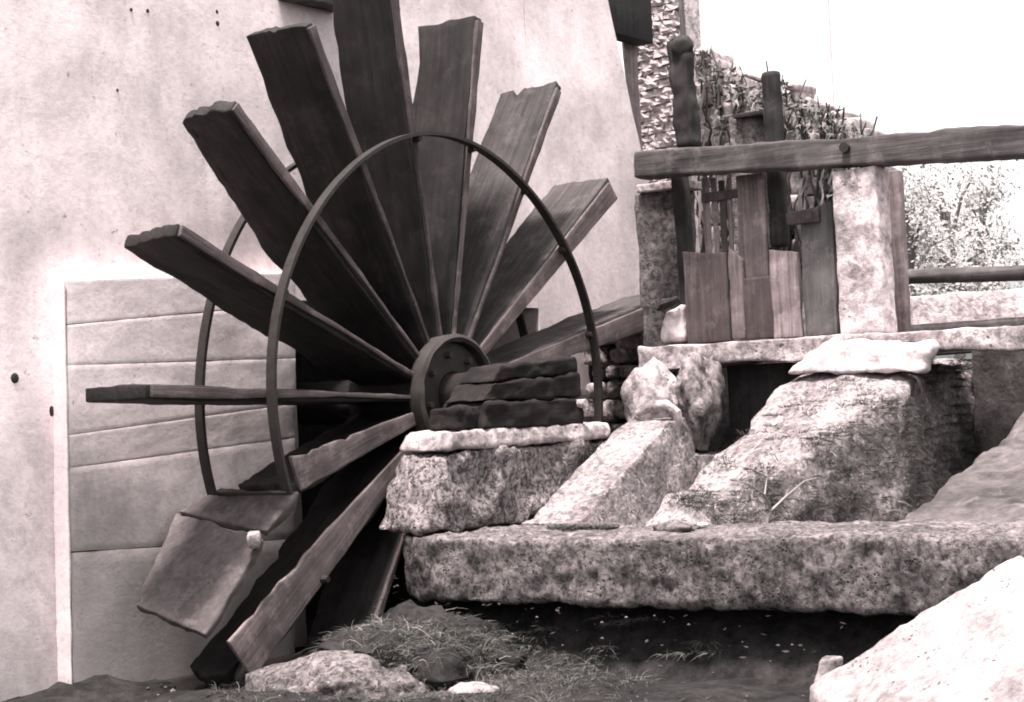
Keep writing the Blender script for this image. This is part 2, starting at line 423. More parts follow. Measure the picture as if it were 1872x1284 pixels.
obj('corner_post', hexa([(2.62, q1.y - .01, .0), (2.75, q1.y - .01, .0), (2.75, q0.y - .08, .0), (2.62, q0.y - .08, .0),
                         (2.62, q1.y + .01, q0.z), (2.75, q1.y + .01, q0.z), (2.75, q0.y, q0.z), (2.62, q0.y, q0.z)], (2, 2, 20), r=0.01, amp=0.01, freq=6), M_GATE_L, mill)

# ---------------------------------------------------------------- water wheel
RW, WP, RH = 1.6, 0.31, 1.051
wheel = empty('water_wheel', (0, 0, 0), 'large dark wooden paddle wheel with two iron hoops against the pale wall', 'water wheel')
tips = {0: (268, 702), 1: (325, 406), 2: (428, 179), 3: (572, 36), 5: (883, 35), 6: (1028, 164), 7: (1121, 340), 8: (1236, 552)}
def paddle(th, r0, r1, k, taper=0.0, wear=0.01, back=0.0, label=None):
    L = r1 - r0
    bow = rnd.uniform(-.006, .006)
    def fn(s, t, q):
        x = r0 + L * s - (back * t if s > .5 else 0) * (s - .5) * 2
        y = WP * t
        if t > .5: y -= taper * s * s * (t - .5) * 2 * WP
        th_ = lerp(0.026, 0.050, min(1, s * 1.6))
        return V((x, y + 0.006, th_ * q + bow * math.sin(s * 3.1)))
    bm = surf(bmesh.new(), fn, (L, WP, .045), (34, 14, 2), r=0.006, amp=wear * .5, freq=4, seed=k, amp2=0.002, freq2=30)
    # ragged back edge, split tip
    ny, nd = WP * rnd.uniform(.2, .8), {6: .07, 2: .02, 8: .05, 3: .012, 16: .08}.get(k, 0)
    for v in bm.verts:
        if v.co.x > r1 - .16 and abs(v.co.y - ny) < .024: v.co.x -= nd * (1 - abs(v.co.y - ny) / .024) * (v.co.x - r1 + .16) / .16
        if v.co.y > WP * .8: v.co.y += wear * 1.6 * fract(V((v.co.x, k, 0)), 5, k)
        if v.co.x > r1 - .05: v.co.x += wear * 1.2 * fract(V((k, v.co.y, 0)), 12, k)
    o = obj('paddle', bm, M_SUNLIT if k in (6, 7, 8) else M_PADDLE, wheel); o.rotation_euler = (0, -th, 0)
    # spoke: front-edge bar, skylight on the edge put into its paler tone
    bm = bmesh.new()
    x_s = lambda s: s * 2.0
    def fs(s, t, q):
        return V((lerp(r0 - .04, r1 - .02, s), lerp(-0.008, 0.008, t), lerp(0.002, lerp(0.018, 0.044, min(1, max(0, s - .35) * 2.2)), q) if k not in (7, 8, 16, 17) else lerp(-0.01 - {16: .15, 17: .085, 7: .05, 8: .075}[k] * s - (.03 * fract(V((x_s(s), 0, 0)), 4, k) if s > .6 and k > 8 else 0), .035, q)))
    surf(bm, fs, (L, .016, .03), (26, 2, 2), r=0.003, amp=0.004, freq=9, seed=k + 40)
    s_ = obj('edge_strip', bm, M_BROWN if k in (7, 8, 16, 17) else M_EDGE_LIT, wheel); s_.rotation_euler = (0, -th, 0)
    # bolts where the hoop crosses
    if r1 > RH:
        bm = bmesh.new()
        bmesh.ops.create_cone(bm, cap_ends=True, segments=8, radius1=.016, radius2=.012, depth=.03, matrix=Matrix.Translation((RH - .012, -.022, .02)) @ Matrix.Rotation(math.pi / 2, 4, 'X'))
        c_ = obj('bolt', bm, M_IRON, wheel); c_.rotation_euler = (0, -th, 0)
T0, DT = R_(177.7), R_(20)
for k in range(18):
    th, r1 = T0 - k * DT, RW + (.07 if k == 4 else 0)
    if k in tips:
        p = at(*tips[k], Y=0.0); r1 = math.hypot(p.x, p.z); th = math.atan2(p.z, p.x)
    kw = dict(taper=0.03, wear=0.010)
    lab = None
    if k == 1: kw = dict(taper=.10, wear=.016, back=.04)
    if k == 2: kw = dict(taper=.12, wear=.022, back=.03)
    if k == 8: kw = dict(taper=.15, wear=.016, back=.02)
    if k == 9: r1 = 1.02
    if k == 10: r1 = 1.1
    if k == 17: r1 = 0.98; kw = dict(wear=.03); lab = None
    if k == 16: r1 = 1.54; kw = dict(wear=.028, taper=.1)
    paddle(th, 0.20, r1, k, label=lab, **kw)
# loose outer half of the broken paddle, hanging askew
A, B_, C_, D = at(245, 1105, Y=.32), at(375, 1161, Y=.0), at(482, 985, Y=.02), at(322, 938, Y=.42)
nrm = (B_ - A).cross(D - A).normalized()
if nrm.y > 0: nrm = -nrm
dn = -nrm * 0.03
bm = hexa([A + dn, B_ + dn, C_ + dn, D + dn, A, B_, C_, D], (14, 14, 2), r=0.008, amp=0.014, freq=7, seed=33, amp2=.004, freq2=25)
bm_o = obj('paddle', bm, wood_mat('brown_worn_wood', 0.05, 0.115, 0, 1.2, 0.9, 30, 0.1, 0.35), wheel); bm_o['label'] = 'broken brown paddle half hanging askew'
A2, B2, C2, D2 = at(326, 934, Y=.40), at(486, 972, Y=.03), at(548, 898, Y=-.01), at(405, 893, Y=.33)
n2_ = (B2 - A2).cross(D2 - A2).normalized()
if n2_.y > 0: n2_ = -n2_
dn2 = -n2_ * 0.03
bo2 = obj('paddle', hexa([A2 + dn2, B2 + dn2, C2 + dn2, D2 + dn2, A2, B2, C2, D2], (14, 12, 2), r=0.006, amp=0.012, freq=9, seed=35, amp2=.004, freq2=25), bm_o.data.materials[0], wheel)
bo2['label'] = 'cracked middle piece of the broken paddle'
bm = hexa([at(452, 1003, Y=-.03), at(478, 1006, Y=-.03), at(480, 1000, Y=.02), at(455, 1000, Y=.02), at(450, 978, Y=-.03), at(476, 972, Y=-.03), at(478, 968, Y=.02), at(452, 972, Y=.02)], (4, 4, 4), r=0.015, amp=0.006, freq=20)
obj('splinter', bm, M_STONEL, wheel)
def hoop(y, a0, a1, name):
    n = 150; bm = bmesh.new(); prev = None
    for i in range(n + 1):
        a = lerp(a0, a1, i / n)
        wob = 0.006 * math.sin(a * 5 + y * 9)
        ring = []
        for (dr, dy) in ((-.007, -.020), (.007, -.020), (.007, .020), (-.007, .020)):
            rad = RH + dr + wob
            ring.append(bm.verts.new((rad * math.cos(a), y + dy, rad * math.sin(a))))
        if prev:
            for q in range(4): bm.faces.new((prev[q], prev[(q + 1) % 4], ring[(q + 1) % 4], ring[q]))
        else: bm.faces.new(list(reversed(ring)))
        prev = ring
    bm.faces.new(prev)
    bmesh.ops.recalc_face_normals(bm, faces=bm.faces)
    return obj(name, bm, M_IRON, wheel)
hoop(-.028, R_(198.5), R_(-60), 'iron_hoop')
hoop(WP + .03, R_(198), R_(-60), 'iron_hoop')
t17 = R_(198)
bm = tube(bmesh.new(), [(RH * math.cos(t17), -.03, RH * math.sin(t17)), (RH * math.cos(t17), WP + .03, RH * math.sin(t17))], .008, 6)
obj('tie_rod', bm, M_IRON, wheel)
# hub: drum, front flange rim, inner dark disc, axle log
def lathe(prof, seg=40):
    bm = bmesh.new(); rings = []
    for (y, r) in prof:
        rings.append([bm.verts.new((r * math.cos(2 * math.pi * k / seg), y, r * math.sin(2 * math.pi * k / seg))) for k in range(seg)])
    for a, b2 in zip(rings, rings[1:]):
        for k in range(seg): bm.faces.new((a[k], a[(k + 1) % seg], b2[(k + 1) % seg], b2[k]))
    bm.faces.new(rings[0]); bm.faces.new(rings[-1])
    bmesh.ops.recalc_face_normals(bm, faces=bm.faces)
    return bm
obj('hub', lathe([(WP + .05, .05), (WP + .05, .21), (.02, .21), (.02, .05)]), M_PADDLE, wheel, 30)
hf = obj('hub_flange', lathe([(.0, .222), (-.05, .222), (-.06, .235), (-.05, .25), (.0, .25)], 48), M_HUB, wheel, 50)
for v in hf.data.vertices: v.co += v.normal * .008 * fract(v.co, 11, 6)
for i in range(8):
    a = i * math.pi / 4 + .2
    bm = bmesh.new(); bmesh.ops.create_cone(bm, cap_ends=True, segments=6, radius1=.014, radius2=.012, depth=.03, matrix=Matrix.Translation((.168 * math.cos(a), -.03, .168 * math.sin(a))) @ Matrix.Rotation(math.pi / 2, 4, 'X'))
    obj('hub_bolt', bm, M_HUB, wheel)
bmf = lathe([(-.006, .08), (-.02, .10), (-.02, .215), (-.005, .218)], 40)
obj('hub_plate', bmf, M_IRON, wheel, 30)
def axl(s, t_, r):
    pass
bm = bmesh.new()
pts = [(0, y, 0) for y in (.8, .6, .4, .1, -.02, -.08, -.12, -.18, -.24, -.28)]
rad = [.09, .09, .09, .09, .092, .092, .099, .096, .092, .07]
tube(bm, pts, rad, 40)
bmesh.ops.subdivide_edges(bm, edges=[e for e in bm.edges if abs(e.verts[0].co.y - e.verts[1].co.y) > .08], cuts=4)
bm.normal_update()
for v in bm.verts: v.co += v.normal * (.009 * fract(V((v.co.x, v.co.y * .25, v.co.z)), 26, 2) + .006 * fract(v.co, 8, 5))
obj('axle', bm, M_AXLE, wheel, 50)
pp = at(1062, 738, Y=-.335)
bm = tube(bmesh.new(), [(pp.x, -.30, pp.z), (pp.x, -.36, pp.z)], .018, 10)
PIN_BM = bm

# ---------------------------------------------------------------- stones in front
def rock(name, corners, n, label, cat, mat, group=None, parent=None, **kw):
    o = obj(name, hexa(corners, n, **kw), mat, parent, 60)
    if parent is None: tag(o, label, cat, group)
    return o
# long slab across the channel ends
def slabfn(s, t, q):
    y = lerp(-0.13, -4.0, t)
    xf = -0.60 + 0.10 * max(0, 1 - t * 18)
    x = lerp(xf, 0.045, s)
    z = lerp(-0.748, -0.512, q)
    x += 0.02 * (1 - q)
    z -= 0.02 * math.sin(t * 9) * q * .5
    return V((x, y, z))
bm = surf(bmesh.new(), slabfn, (.64, 3.87, .24), (20, 200, 12), r=0.02, amp=0.014, freq=5, seed=11, amp2=0.010, freq2=22)
tag(obj('stone_slab', bm, M_STONE, None, 60), 'long grey lichen-covered stone slab lying across the front of the channels', 'stone slab')
# block beside the wheel, two layers
blk = empty('stone_block', (-0.1, -0.2, -0.5), 'speckled squarish stone block with a thin cracked top layer in front of the wheel hub', 'stone block')
rock('block_body', [(-.51, -.34, -.505), (.66, -.34, -.505), (.66, -.05, -.505), (-.53, -.03, -.505),
                    (-.46, -.335, -.214), (.66, -.335, -.207), (.66, -.10, -.207), (-.44, -.09, -.214)], (40, 14, 14), None, None, M_BLOCK, parent=blk, r=0.022, amp=0.028, freq=6, seed=13, amp2=0.012, freq2=24)
rock('top_layer', [(-.47, -.342, -.210), (.66, -.345, -.205), (.66, -.08, -.205), (-.44, -.08, -.210),
                   (-.42, -.335, -.138), (.66, -.335, -.134), (.66, -.09, -.134), (-.41, -.09, -.138)], (40, 12, 5), None, None, M_CAPL, parent=blk, r=0.018, amp=0.009, freq=6, seed=14, amp2=0.006, freq2=24)
brg = empty('axle_bearing', (.35, -.22, -.14), 'dark rough stack of old timbers holding the wheel axle beside the hub', 'bearing')
M_OLD = wood_mat('old_dark_timber', 0.003, 0.016, 0, 2.2, 0.95, 40, 0.15, 0.8)
def timber(pxs, y0, y1, seed, mt=M_OLD):
    (bl, br_, tr, tl) = [at(*q, Y=y0) for q in pxs]
    k = V((0, y1 - y0, 0))
    obj('timber', hexa([bl, br_, br_ + k, bl + k, tl, tr, tr + k, tl + k], (22, 6, 8), r=.012, amp=.014, freq=9, seed=seed, amp2=.006, freq2=24), mt, brg)
timber([(885, 786), (1068, 778), (1066, 728), (890, 735)], -.33, -.12, 3)
timber([(880, 734), (1064, 727), (1062, 682), (905, 700)], -.32, -.13, 4)
timber([(900, 699), (1058, 681), (1056, 652), (915, 668)], -.31, -.14, 5)
timber([(835, 786), (884, 784), (884, 742), (838, 745)], -.30, -.15, 6)
obj('pin', PIN_BM, M_STONEL, brg)
# sloping chute dividers
def divider(name, y0, y1, prof, label, mat, seed, zb=-.62, bev=.03, n=(44, 10, 12), lean=0.0, flare=0.0, amp=.022):
    L = prof[-1][0] - prof[0][0]
    def top(x):
        for (xa_, za), (xb, zb_) in zip(prof, prof[1:]):
            if x <= xb: return lerp(za, zb_, (x - xa_) / (xb - xa_))
        return prof[-1][1]
    def fn(s, t, q):
        x = prof[0][0] + L * s
        fl = flare * min(1, max(0, x / .95))
        return V((x, lerp(y0, y1 - fl, t) - (lean - fl * .4) * t * (1 - q), lerp(zb, top(x), q)))
    bm = surf(bmesh.new(), fn, (L, abs(y1 - y0), .3), n, r=bev, amp=amp, freq=4.5, seed=seed, amp2=0.009, freq2=24)
    return tag(obj(name, bm, mat, None, 60), label, 'channel wall', 'sloping stone walls between the water channels')
divider('channel_wall', -.355, -.60, [(-.05, -.505), (.02, -.50), (.70, -.15), (.86, -.13), (.90, -.29), (1.22, -.30)], 'narrow sloping channel wall next to the speckled stone block, smallest of the three', M_CHUTE, 15, lean=.05, bev=.010, amp=.008)
divider('channel_wall', -.90, -1.06, [(-.03, -.51), (.03, -.50), (.62, -.235), (1.16, .0), (1.3, .03), (2.1, .04)], 'long middle channel wall overgrown with dry weeds, rising to the white block', M_CHUTE, 16, n=(64, 20, 20), lean=.22, zb=-.72, flare=.44, amp=.038, bev=.018)
divider('channel_wall', -1.90, -2.7, [(-.05, -.51), (.0, -.50), (.93, -.275), (1.25, -.16), (1.9, -.12)], 'broad smooth grey channel wall at the far right, behind the slab', M_SMOOTH, 17, n=(44, 24, 12), lean=.05)
# round stones at the head of the first divider
st = empty('round_boulder', (1.0, -.6, -.1), 'pale rounded boulder split by a dark curved crack, below the left end of the lintel', 'boulder')
def ball(c, r, seed, amp=.12, mat=None, name='boulder_half', parent=None, sub=4, cut=None):
    bm = bmesh.new(); bmesh.ops.create_icosphere(bm, subdivisions=sub, radius=1.0)
    for v in bm.verts:
        d = v.co.normalized()
        if cut: 
            k = d.dot(cut)
            if k < 0: d = d - cut * k * .92
        f = 1 + amp * fract(d, 1.4, seed) + amp * .3 * fract(d, 6, seed)
        v.co = V(c) + V((d.x * r[0], d.y * r[1], d.z * r[2])) * f
    return obj(name, bm, mat, parent, 70)
pb = at(1200, 735, X=.98); pc = at(1262, 722, X=1.02)
ball(pb + V((0, .01, -.02)), (.17, .105, .20), 3, .22, M_CAPL, parent=st)
ball(pc + V((.06, -.02, -.02)), (.16, .075, .19), 8, .28, M_RUBBLE, parent=st)
pd = at(1216, 772, X=.80)
bm = bmesh.new()
arc = [at(1165, 757, X=.78), at(1192, 743, X=.78), at(1218, 741, X=.78), at(1236, 755, X=.78), at(1243, 785, X=.80), at(1238, 815, X=.82)]
tube(bm, arc, [.014, .022, .024, .024, .022, .012], 10)
bm.normal_update()
for v in bm.verts: v.co += v.normal * .006 * fract(v.co, 25, 1)
obj('curved_rim', bm, M_STONEL, st)
# lintel over the channel mouths
lt = [at(1168, 632, X=1.2), at(1255, 672, X=1.2)]
def lintfn(s, t, q):
    y = lerp(-.155, -4.0, t)
    z = lerp(.088 - .012 * t, .192 - .05 * t, q)
    return V((lerp(1.2, 1.62, s), y, z + (0.0 if q > .5 else .012 * math.sin(y * 7))))
bm = surf(bmesh.new(), lintfn, (.9, 3.85, .11), (8, 110, 5), r=0.012, amp=0.010, freq=6, seed=18, amp2=0.005, freq2=26)
tag(obj('stone_lintel', bm, M_STONEL, None, 60), 'long flat pale stone lintel carrying the wooden sluice gate', 'lintel')
tag(obj('retaining_wall', box(1.72, 1.9, -4.2, -1.52, -.8, .13, (4, 40, 12), amp=.02, freq=5, seed=2), M_SMOOTH, None, 60), 'smooth grey stone wall closing the right-hand channel under the lintel', 'wall')
o = obj('shade_board', box(1.36, 1.40, -.98, -.52, -.75, .085, (2, 6, 10), amp=.006), M_POST); tag(o, 'added black board standing in for the channel shade under the lintel', 'shade board')  # black board added to stand in for deep shade in this channel
# white block in front of the lintel
cb = [at(1440, 684, X=1.13), at(1690, 682, X=1.13), at(1708, 628, X=1.14), at(1508, 621, X=1.14)]
bk = V((.055, 0, 0))
rock('white_block', [cb[0] + V((-.03, 0, 0)), cb[1] + V((-.03, 0, 0)), cb[1] + bk, cb[0] + bk, cb[3], cb[2], cb[2] + bk, cb[3] + bk],
     (24, 4, 10), 'bright white limestone block set against the front of the lintel', 'stone block', M_CAP, r=0.022, amp=0.018, freq=10, seed=19, amp2=.006, freq2=30)
# foreground stones
FA, FB = at(1478, 1252, X=-1.12), at(1866, 1012, X=-.74)
down = V((-.05, -.02, -.5))
rock('foreground_boulder', [FA + down, FA + V((-.75, -.75, -.55)), FB + V((-1.2, -1.0, -.65)), FB + down, FA, FA + V((-.8, -.7, -.17)), FB + V((-1.2, -.95, -.22)), FB],
     (36, 30, 10), 'huge bright bleached boulder with a slanting top in the lower right corner', 'boulder', M_WHITE, r=0.012, amp=0.008, freq=5, seed=21, amp2=0.008, freq2=15)
pq = at(1500, 1262, X=-1.0)
rock('stone_stub', [pq + V((-.03, -.07, -.2)), pq + V((.05, -.07, -.2)), pq + V((.05, .03, -.2)), pq + V((-.03, .03, -.2)),
                    pq + V((-.02, -.06, .095)), pq + V((.04, -.06, .095)), pq + V((.04, .00, .09)), pq + V((-.02, .00, .09))], (5, 5, 10),
     'small upright pale stone stub beside the bleached boulder', 'stone', M_STONEL, r=0.012, amp=0.008, freq=14, seed=22)
o = ball(at(605, 1262, Z=-.98) + V((.04, 0, -.03)), (.27, .33, .155), 12, .16, M_STONE, 'mottled_boulder', None, 5)
tag(o, 'low mottled boulder half buried among grass at the bottom edge', 'boulder')
o = ball(at(868, 1270, Z=-.99), (.07, .1, .04), 14, .2, M_STONEL, 'small_stone', None, 3)
tag(o, 'small pale stone in the grass right of the mottled boulder', 'stone')

for i, (px, py, rr, lab) in enumerate(((1115, 962, .035, 'dark flat stone on the slab top left of centre'), (1230, 966, .05, 'long dark stone lying on the slab before the middle channel wall'),
                                   (1285, 960, .022, 'small white pebble on the slab beside the long dark stone'), (1050, 966, .05, 'grey lump on the slab in front of the smallest channel wall'))):
    o = ball(at(px, py, Z=-.508), (rr * .6, rr * (1.6 if i == 1 else 1.1), rr * .45), 30 + i, .25, M_CAP if i == 2 else M_STONE2, 'loose_stone', None, 3)
    tag(o, lab, 'stone')
# rubble wall closing the wheel pit
rub = empty('rubble_wall', (1.75, .15, -.6), 'low rubble wall of rough stones between wheel and lintel', 'wall')
rock('wall_core', [(1.72, -.14, -1.2), (2.15, -.14, -1.2), (2.15, .50, -1.2), (1.72, .50, -1.2), (1.75, -.12, .26), (2.15, -.12, .26), (2.15, .46, .24), (1.75, .46, .24)], (6, 10, 20), None, None, M_SOIL, parent=rub, amp=.03, freq=6)
z = -.42
row = 0
while z < .30:
    y = -.16 + rnd.uniform(0, .04)
    hh = rnd.uniform(.07, .12)
    while y < .42:
        w = rnd.uniform(.07, .17)
        bm = box(1.63 + rnd.uniform(0, .04), 1.80, y + .006, y + w - .006, z + .006, z + hh - .006, (3, 5, 4), r=.025, amp=.022, freq=9, seed=row * 9 + y * 31)
        obj('stone', bm, M_RUBBLE if rnd.random() < .5 else M_CAPL, rub, 60)
        y += w
    z += hh; row += 1
w0 = at(1120, 640, X=1.62); w1 = at(1205, 578, X=1.62)
o = rock('stone', [(1.60, w1.y, w0.z), (1.85, w1.y, w0.z), (1.85, w0.y, w0.z), (1.60, w0.y, w0.z), (1.64, w1.y + .03, w1.z), (1.85, w1.y, w1.z), (1.85, w0.y - .1, w1.z - .02), (1.64, w0.y - .08, w1.z - .04)],
         (8, 10, 8), None, None, M_STONEL, parent=rub, r=.03, amp=.02, freq=8, seed=4); o['label'] = 'pale topmost stone'

# ---------------------------------------------------------------- sluice gate
def vboard(pl, pr_, pt, pb_, X, dep, mat, name, parent=None, n=(2, 4, 16), skew=0.0, zt2=None, **kw):
    pm = (pt + pb_) / 2; pxm = (pl + pr_) / 2
    yl, yr = at(pl, pm, X=X).y, at(pr_, pm, X=X).y
    zt_, zb_ = at(pxm, pt, X=X).z, at(pxm, pb_, X=X).z
    zt2_ = zt_ if zt2 is None else at(pxm, zt2, X=X).z
    k = dict(r=.005, amp=.004, freq=6, seed=pl); k.update(kw)
    return obj(name, hexa([(X, yl, zb_), (X + dep, yl, zb_), (X + dep, yr, zb_), (X, yr, zb_), (X, yl + skew, zt_), (X + dep, yl + skew, zt_), (X + dep, yr + skew, zt2_), (X, yr + skew, zt2_)], n, **k), mat, parent)
gate = empty('sluice_gate', (1.35, -.7, .19), 'worn wooden sluice gate of uneven upright boards on the lintel', 'sluice gate')
XG = 1.36
PB = 627
vboard(1253, 1331, 455, PB, XG, .03, M_GATE_D, 'board', gate, zt2=466, skew=.006, amp=.008)
vboard(1333, 1358, 450, 620, XG + .012, .025, M_GATE_L, 'board', gate, zt2=476, skew=-.006, amp=.008)
vboard(1349, 1399, 318, 512, XG + .035, .03, M_GATE_L, 'board', gate)
vboard(1360, 1412, 507, 620, XG + .004, .03, M_GATE_D, 'board', gate)
vboard(1411, 1463, 452, 618, XG, .03, M_GATE_L, 'board', gate, zt2=462, skew=.008, amp=.008)
vboard(1466, 1526, 395, 614, XG - .006, .035, M_GATE_G, 'board', gate, zt2=366, skew=-.004, amp=.008)
for (a, b2, c, d, mt) in ((1285, 1297, 325, 470, M_GATE_L), (1302, 1311, 325, 468, M_GATE_L), (1316, 1326, 330, 468, M_GATE_D), (1331, 1337, 325, 466, M_GATE_L)):
    vboard(a, b2, c, d, XG + .045, .015, mt, 'slat', gate, (1, 2, 10))
vboard(1281, 1347, 350, 366, XG + .03, .015, M_GATE_D, 'crossbar', gate, (1, 8, 2))
vboard(1437, 1498, 388, 409, XG - .02, .035, M_GATE_D, 'crossbar', gate, (1, 8, 2), zt2=380)
pA = empty('timber_post', (1.47, -.3, .19), 'tall black timber post behind the left end of the crossbeam, knobbly at its head', 'post')
y0, y1 = at(1262, 400, X=1.43).y, at(1240, 400, X=1.43).y
tA = at(1243, 66, X=1.43)
vboard(1238, 1262, 270, 628, 1.43, .06, M_POST, 'shaft', pA, (3, 3, 24), r=.012, amp=.008, skew=.02)
vboard(1228, 1264, 66, 272, 1.43, .09, M_POST, 'shaft', pA, (4, 4, 24), r=.025, amp=.016, freq=8, skew=.03)
hd = at(1240, 84, X=1.43)
ball(hd + V((.04, 0, 0)), (.05, .047, .06), 5, .2, M_POST, 'knob', pA, 3)
bm = tube(bmesh.new(), [hd + V((.05, 0, .03)), hd + V((.05, .005, .5))], .013, 8)
tag(obj('thin_pole', bm, M_GATE_G), 'thin pale pole rising from the head of the tall black post', 'pole')
pB = vboard(1397, 1427, 128, 452, 1.425, .06, M_POST, 'timber_post', None, (3, 3, 30), r=.02, amp=.007, skew=.0)
tag(pB, 'shorter dark timber post with a rounded top in the middle of the gate', 'post')
vb = vboard(1402, 1421, 452, 622, 1.43, .05, M_POST, 'foot', None, (3, 3, 14)); vb.parent = pB
# crossbeam
b0, b1, b2, b3 = at(1158, 325, X=1.27), at(1158, 277, X=1.27), at(1880, 285, X=1.27), at(1880, 226, X=1.27)
def ext(p, q, t): return p + (q - p) * t
b2, b3 = ext(b0, b2, 1.35), ext(b1, b3, 1.35)
dx = V((.13, 0, 0))
bmx = empty('timber_beam', (1.33, -1.0, .85), 'heavy grey timber crossbeam bolted across posts and pillar', 'beam')
rock('beam_timber', [b2, b2 + dx, b0 + dx, b0, b3, b3 + dx, b1 + dx, b1], (4, 70, 6), None, None, M_BEAM, parent=bmx, r=.012, amp=.010, freq=4, seed=31, amp2=.003, freq2=30)
kb = at(1545, 270, X=1.262)
bm = bmesh.new(); bmesh.ops.create_cone(bm, cap_ends=True, segments=10, radius1=.022, radius2=.018, depth=.03, matrix=Matrix.Translation(kb) @ Matrix.Rotation(math.pi / 2, 4, 'Y'))
obj('bolt', bm, M_IRON, bmx)
kb = at(1357, 258, X=1.40)
# pillar
o = vboard(1527, 1608, 306, 612, 1.285, .14, M_PILLAR, 'stone_pillar', None, (5, 8, 24), r=.012, amp=.007, freq=8)
tag(o, 'square pale stone pillar under the crossbeam right of the gate boards', 'pillar')
o = vboard(1612, 1652, 312, 650, 1.52, .05, M_GATE_L, 'grey_plank', None, (2, 4, 14)); tag(o, 'grey upright plank standing just behind the pale pillar', 'plank')
# jamb left of the gate
o = vboard(1166, 1246, 350, 650, 1.50, .16, M_STONE2, 'stone_jamb', None, (5, 10, 24), r=.012, amp=.012, freq=6); tag(o, 'dark stained stone jamb between mill wall corner and black post', 'stone jamb')
o = vboard(1163, 1250, 333, 348, 1.47, .2, M_STONEL, 'stone_ledge', None, (4, 8, 3), r=.006, amp=.005); tag(o, 'thin pale ledge stone on top of the dark jamb', 'ledge')
w0, w1 = at(1207, 608, X=1.36), at(1250, 556, X=1.36)
rock('white_stone', [(1.34, w1.y, w0.z - .05), (1.44, w1.y, w0.z - .05), (1.44, w0.y, w0.z - .05), (1.34, w0.y, w0.z - .05), (1.35, w1.y + .005, w1.z), (1.44, w1.y, w1.z), (1.44, w0.y - .03, w1.z - .02), (1.35, w0.y - .04, w1.z - .03)],
     (5, 5, 6), 'small white stone at the foot of the dark jamb', 'stone', M_CAP, r=.02, amp=.01, freq=12)
bm = tube(bmesh.new(), [at(1203, 566, X=1.33), at(1215, 556, X=1.32), at(1228, 552, X=1.32), at(1240, 545, X=1.33)], [.01, .026, .02, .012], 8)
o = obj('driftwood', bm, M_POST); tag(o, 'short black piece of driftwood lying on the small white stone', 'driftwood')

# ---------------------------------------------------------------- background on the right
# pier of small coursed stones
pier = empty('brick_pier', (3.0, .8, .06), 'tall bright pier of small wavy stone courses behind the beam end', 'pier')
XP = 3.0
yl, yr = at(1156, 180, X=XP).y, at(1242, 180, X=XP).y
zt_ = at(1190, -10, X=XP).z
obj('pier_core', box(XP + .03, XP + .3, yr + .01, yl - .01, .0, zt_, (2, 3, 10)), M_PILLAR, pier)
proto = []
for i in range(6):
    bm = box(0, .08, -.5, .5, -.5, .5, (2, 3, 2), r=0)
    for v in bm.verts: v.co += V((rnd.uniform(-.012, .012), rnd.uniform(-.06, .06), rnd.uniform(-.1, .1)))
    me = bpy.data.meshes.new('stone'); bm.to_mesh(me); bm.free(); me.materials.append(M_PILLAR); proto.append(me)
zz = .95; r_ = 0
while zz < zt_:
    hgt = rnd.uniform(.034, .05); y = yr - (.03 if r_ % 2 else 0)
    while y < yl - .02:
        w = min(rnd.uniform(.06, .105), yl - y + .01)
        o = bpy.data.objects.new('stone', rnd.choice(proto)); link(o, pier)
        o.location = V((XP + rnd.uniform(-.008, .012), y + w / 2, zz + hgt / 2 + rnd.uniform(-.006, .006))) - pier.location
        o.scale = (1, w * .96, hgt * .93); o.rotation_euler = (rnd.uniform(-.16, .16), 0, 0)
        y += w
    zz += hgt; r_ += 1
# stepped ruined wall with dead creeper
XR = 2.45
prof = [(1262, 92), (1300, 104), (1318, 128), (1345, 132), (1362, 165), (1392, 172), (1432, 150), (1452, 180), (1478, 190), (1500, 206), (1545, 214), (1562, 236), (1590, 250), (1600, 262)]
ruin = empty('ruined_wall', (XR + .1, -.4, .06), 'crumbling stone wall stepping down to the right behind the gate', 'wall')
yl = at(1262, 300, X=XR).y
for (xa_, za), (xb, zb2) in zip(prof, prof[1:]):
    ya, yb = at(xa_, za, X=XR).y, at(xb, za, X=XR).y
    zz = at((xa_ + xb) / 2, za + 6, X=XR).z
    z = .62
    while z < zz:
        hgt = min(rnd.uniform(.07, .13), zz - z + .02)
        y = yb
        while y < ya - .005:
            w = min(rnd.uniform(.08, .16), ya - y)
            bm = box(XR + rnd.uniform(-.03, .02), XR + .25, y + .003, y + w - .003, z + .003, z + hgt - .003, (2, 3, 3), r=.012, amp=.02, freq=9, seed=z * 31 + y * 17)
            obj('stone', bm, M_CAPL, ruin, 60)
            y += w
        z += hgt
yz = at(1606, 262, X=XR).y
obj('wall_foot', box(XR, XR + .25, yz, yl, -.1, .62, (3, 20, 8), amp=.02, freq=6), M_RUBBLE, ruin)
creep = empty('dead_creeper', (XR - .03, -.3, .06), 'bare dark creeper stems tangled over the ruined wall', 'creeper')
for i in range(46):
    px = rnd.uniform(1262, 1560)
    topy = 0
    for (xa_, za), (xb, zb2) in zip(prof, prof[1:]):
        if xa_ <= px <= xb: topy = lerp(za, zb2, (px - xa_) / (xb - xa_))
    p = at(px, 330, X=XR - .05); p.z = .5
    ztop = at(px, topy - rnd.uniform(-14, 16), X=XR).z
    pts = []; yy = p.y
    nS = 12
    for s in range(nS + 1):
        yy += rnd.uniform(-.035, .035)
        pts.append((XR - .04 + rnd.uniform(-.03, .02), yy, lerp(.5, ztop, s / nS)))
    obj('stem', tube(bmesh.new(), pts, [lerp(.011, .004, s / nS) * rnd.uniform(.6, 1.4) for s in range(nS + 1)], 5), M_POST if i % 3 else M_BARK, creep)
bm = bmesh.new()
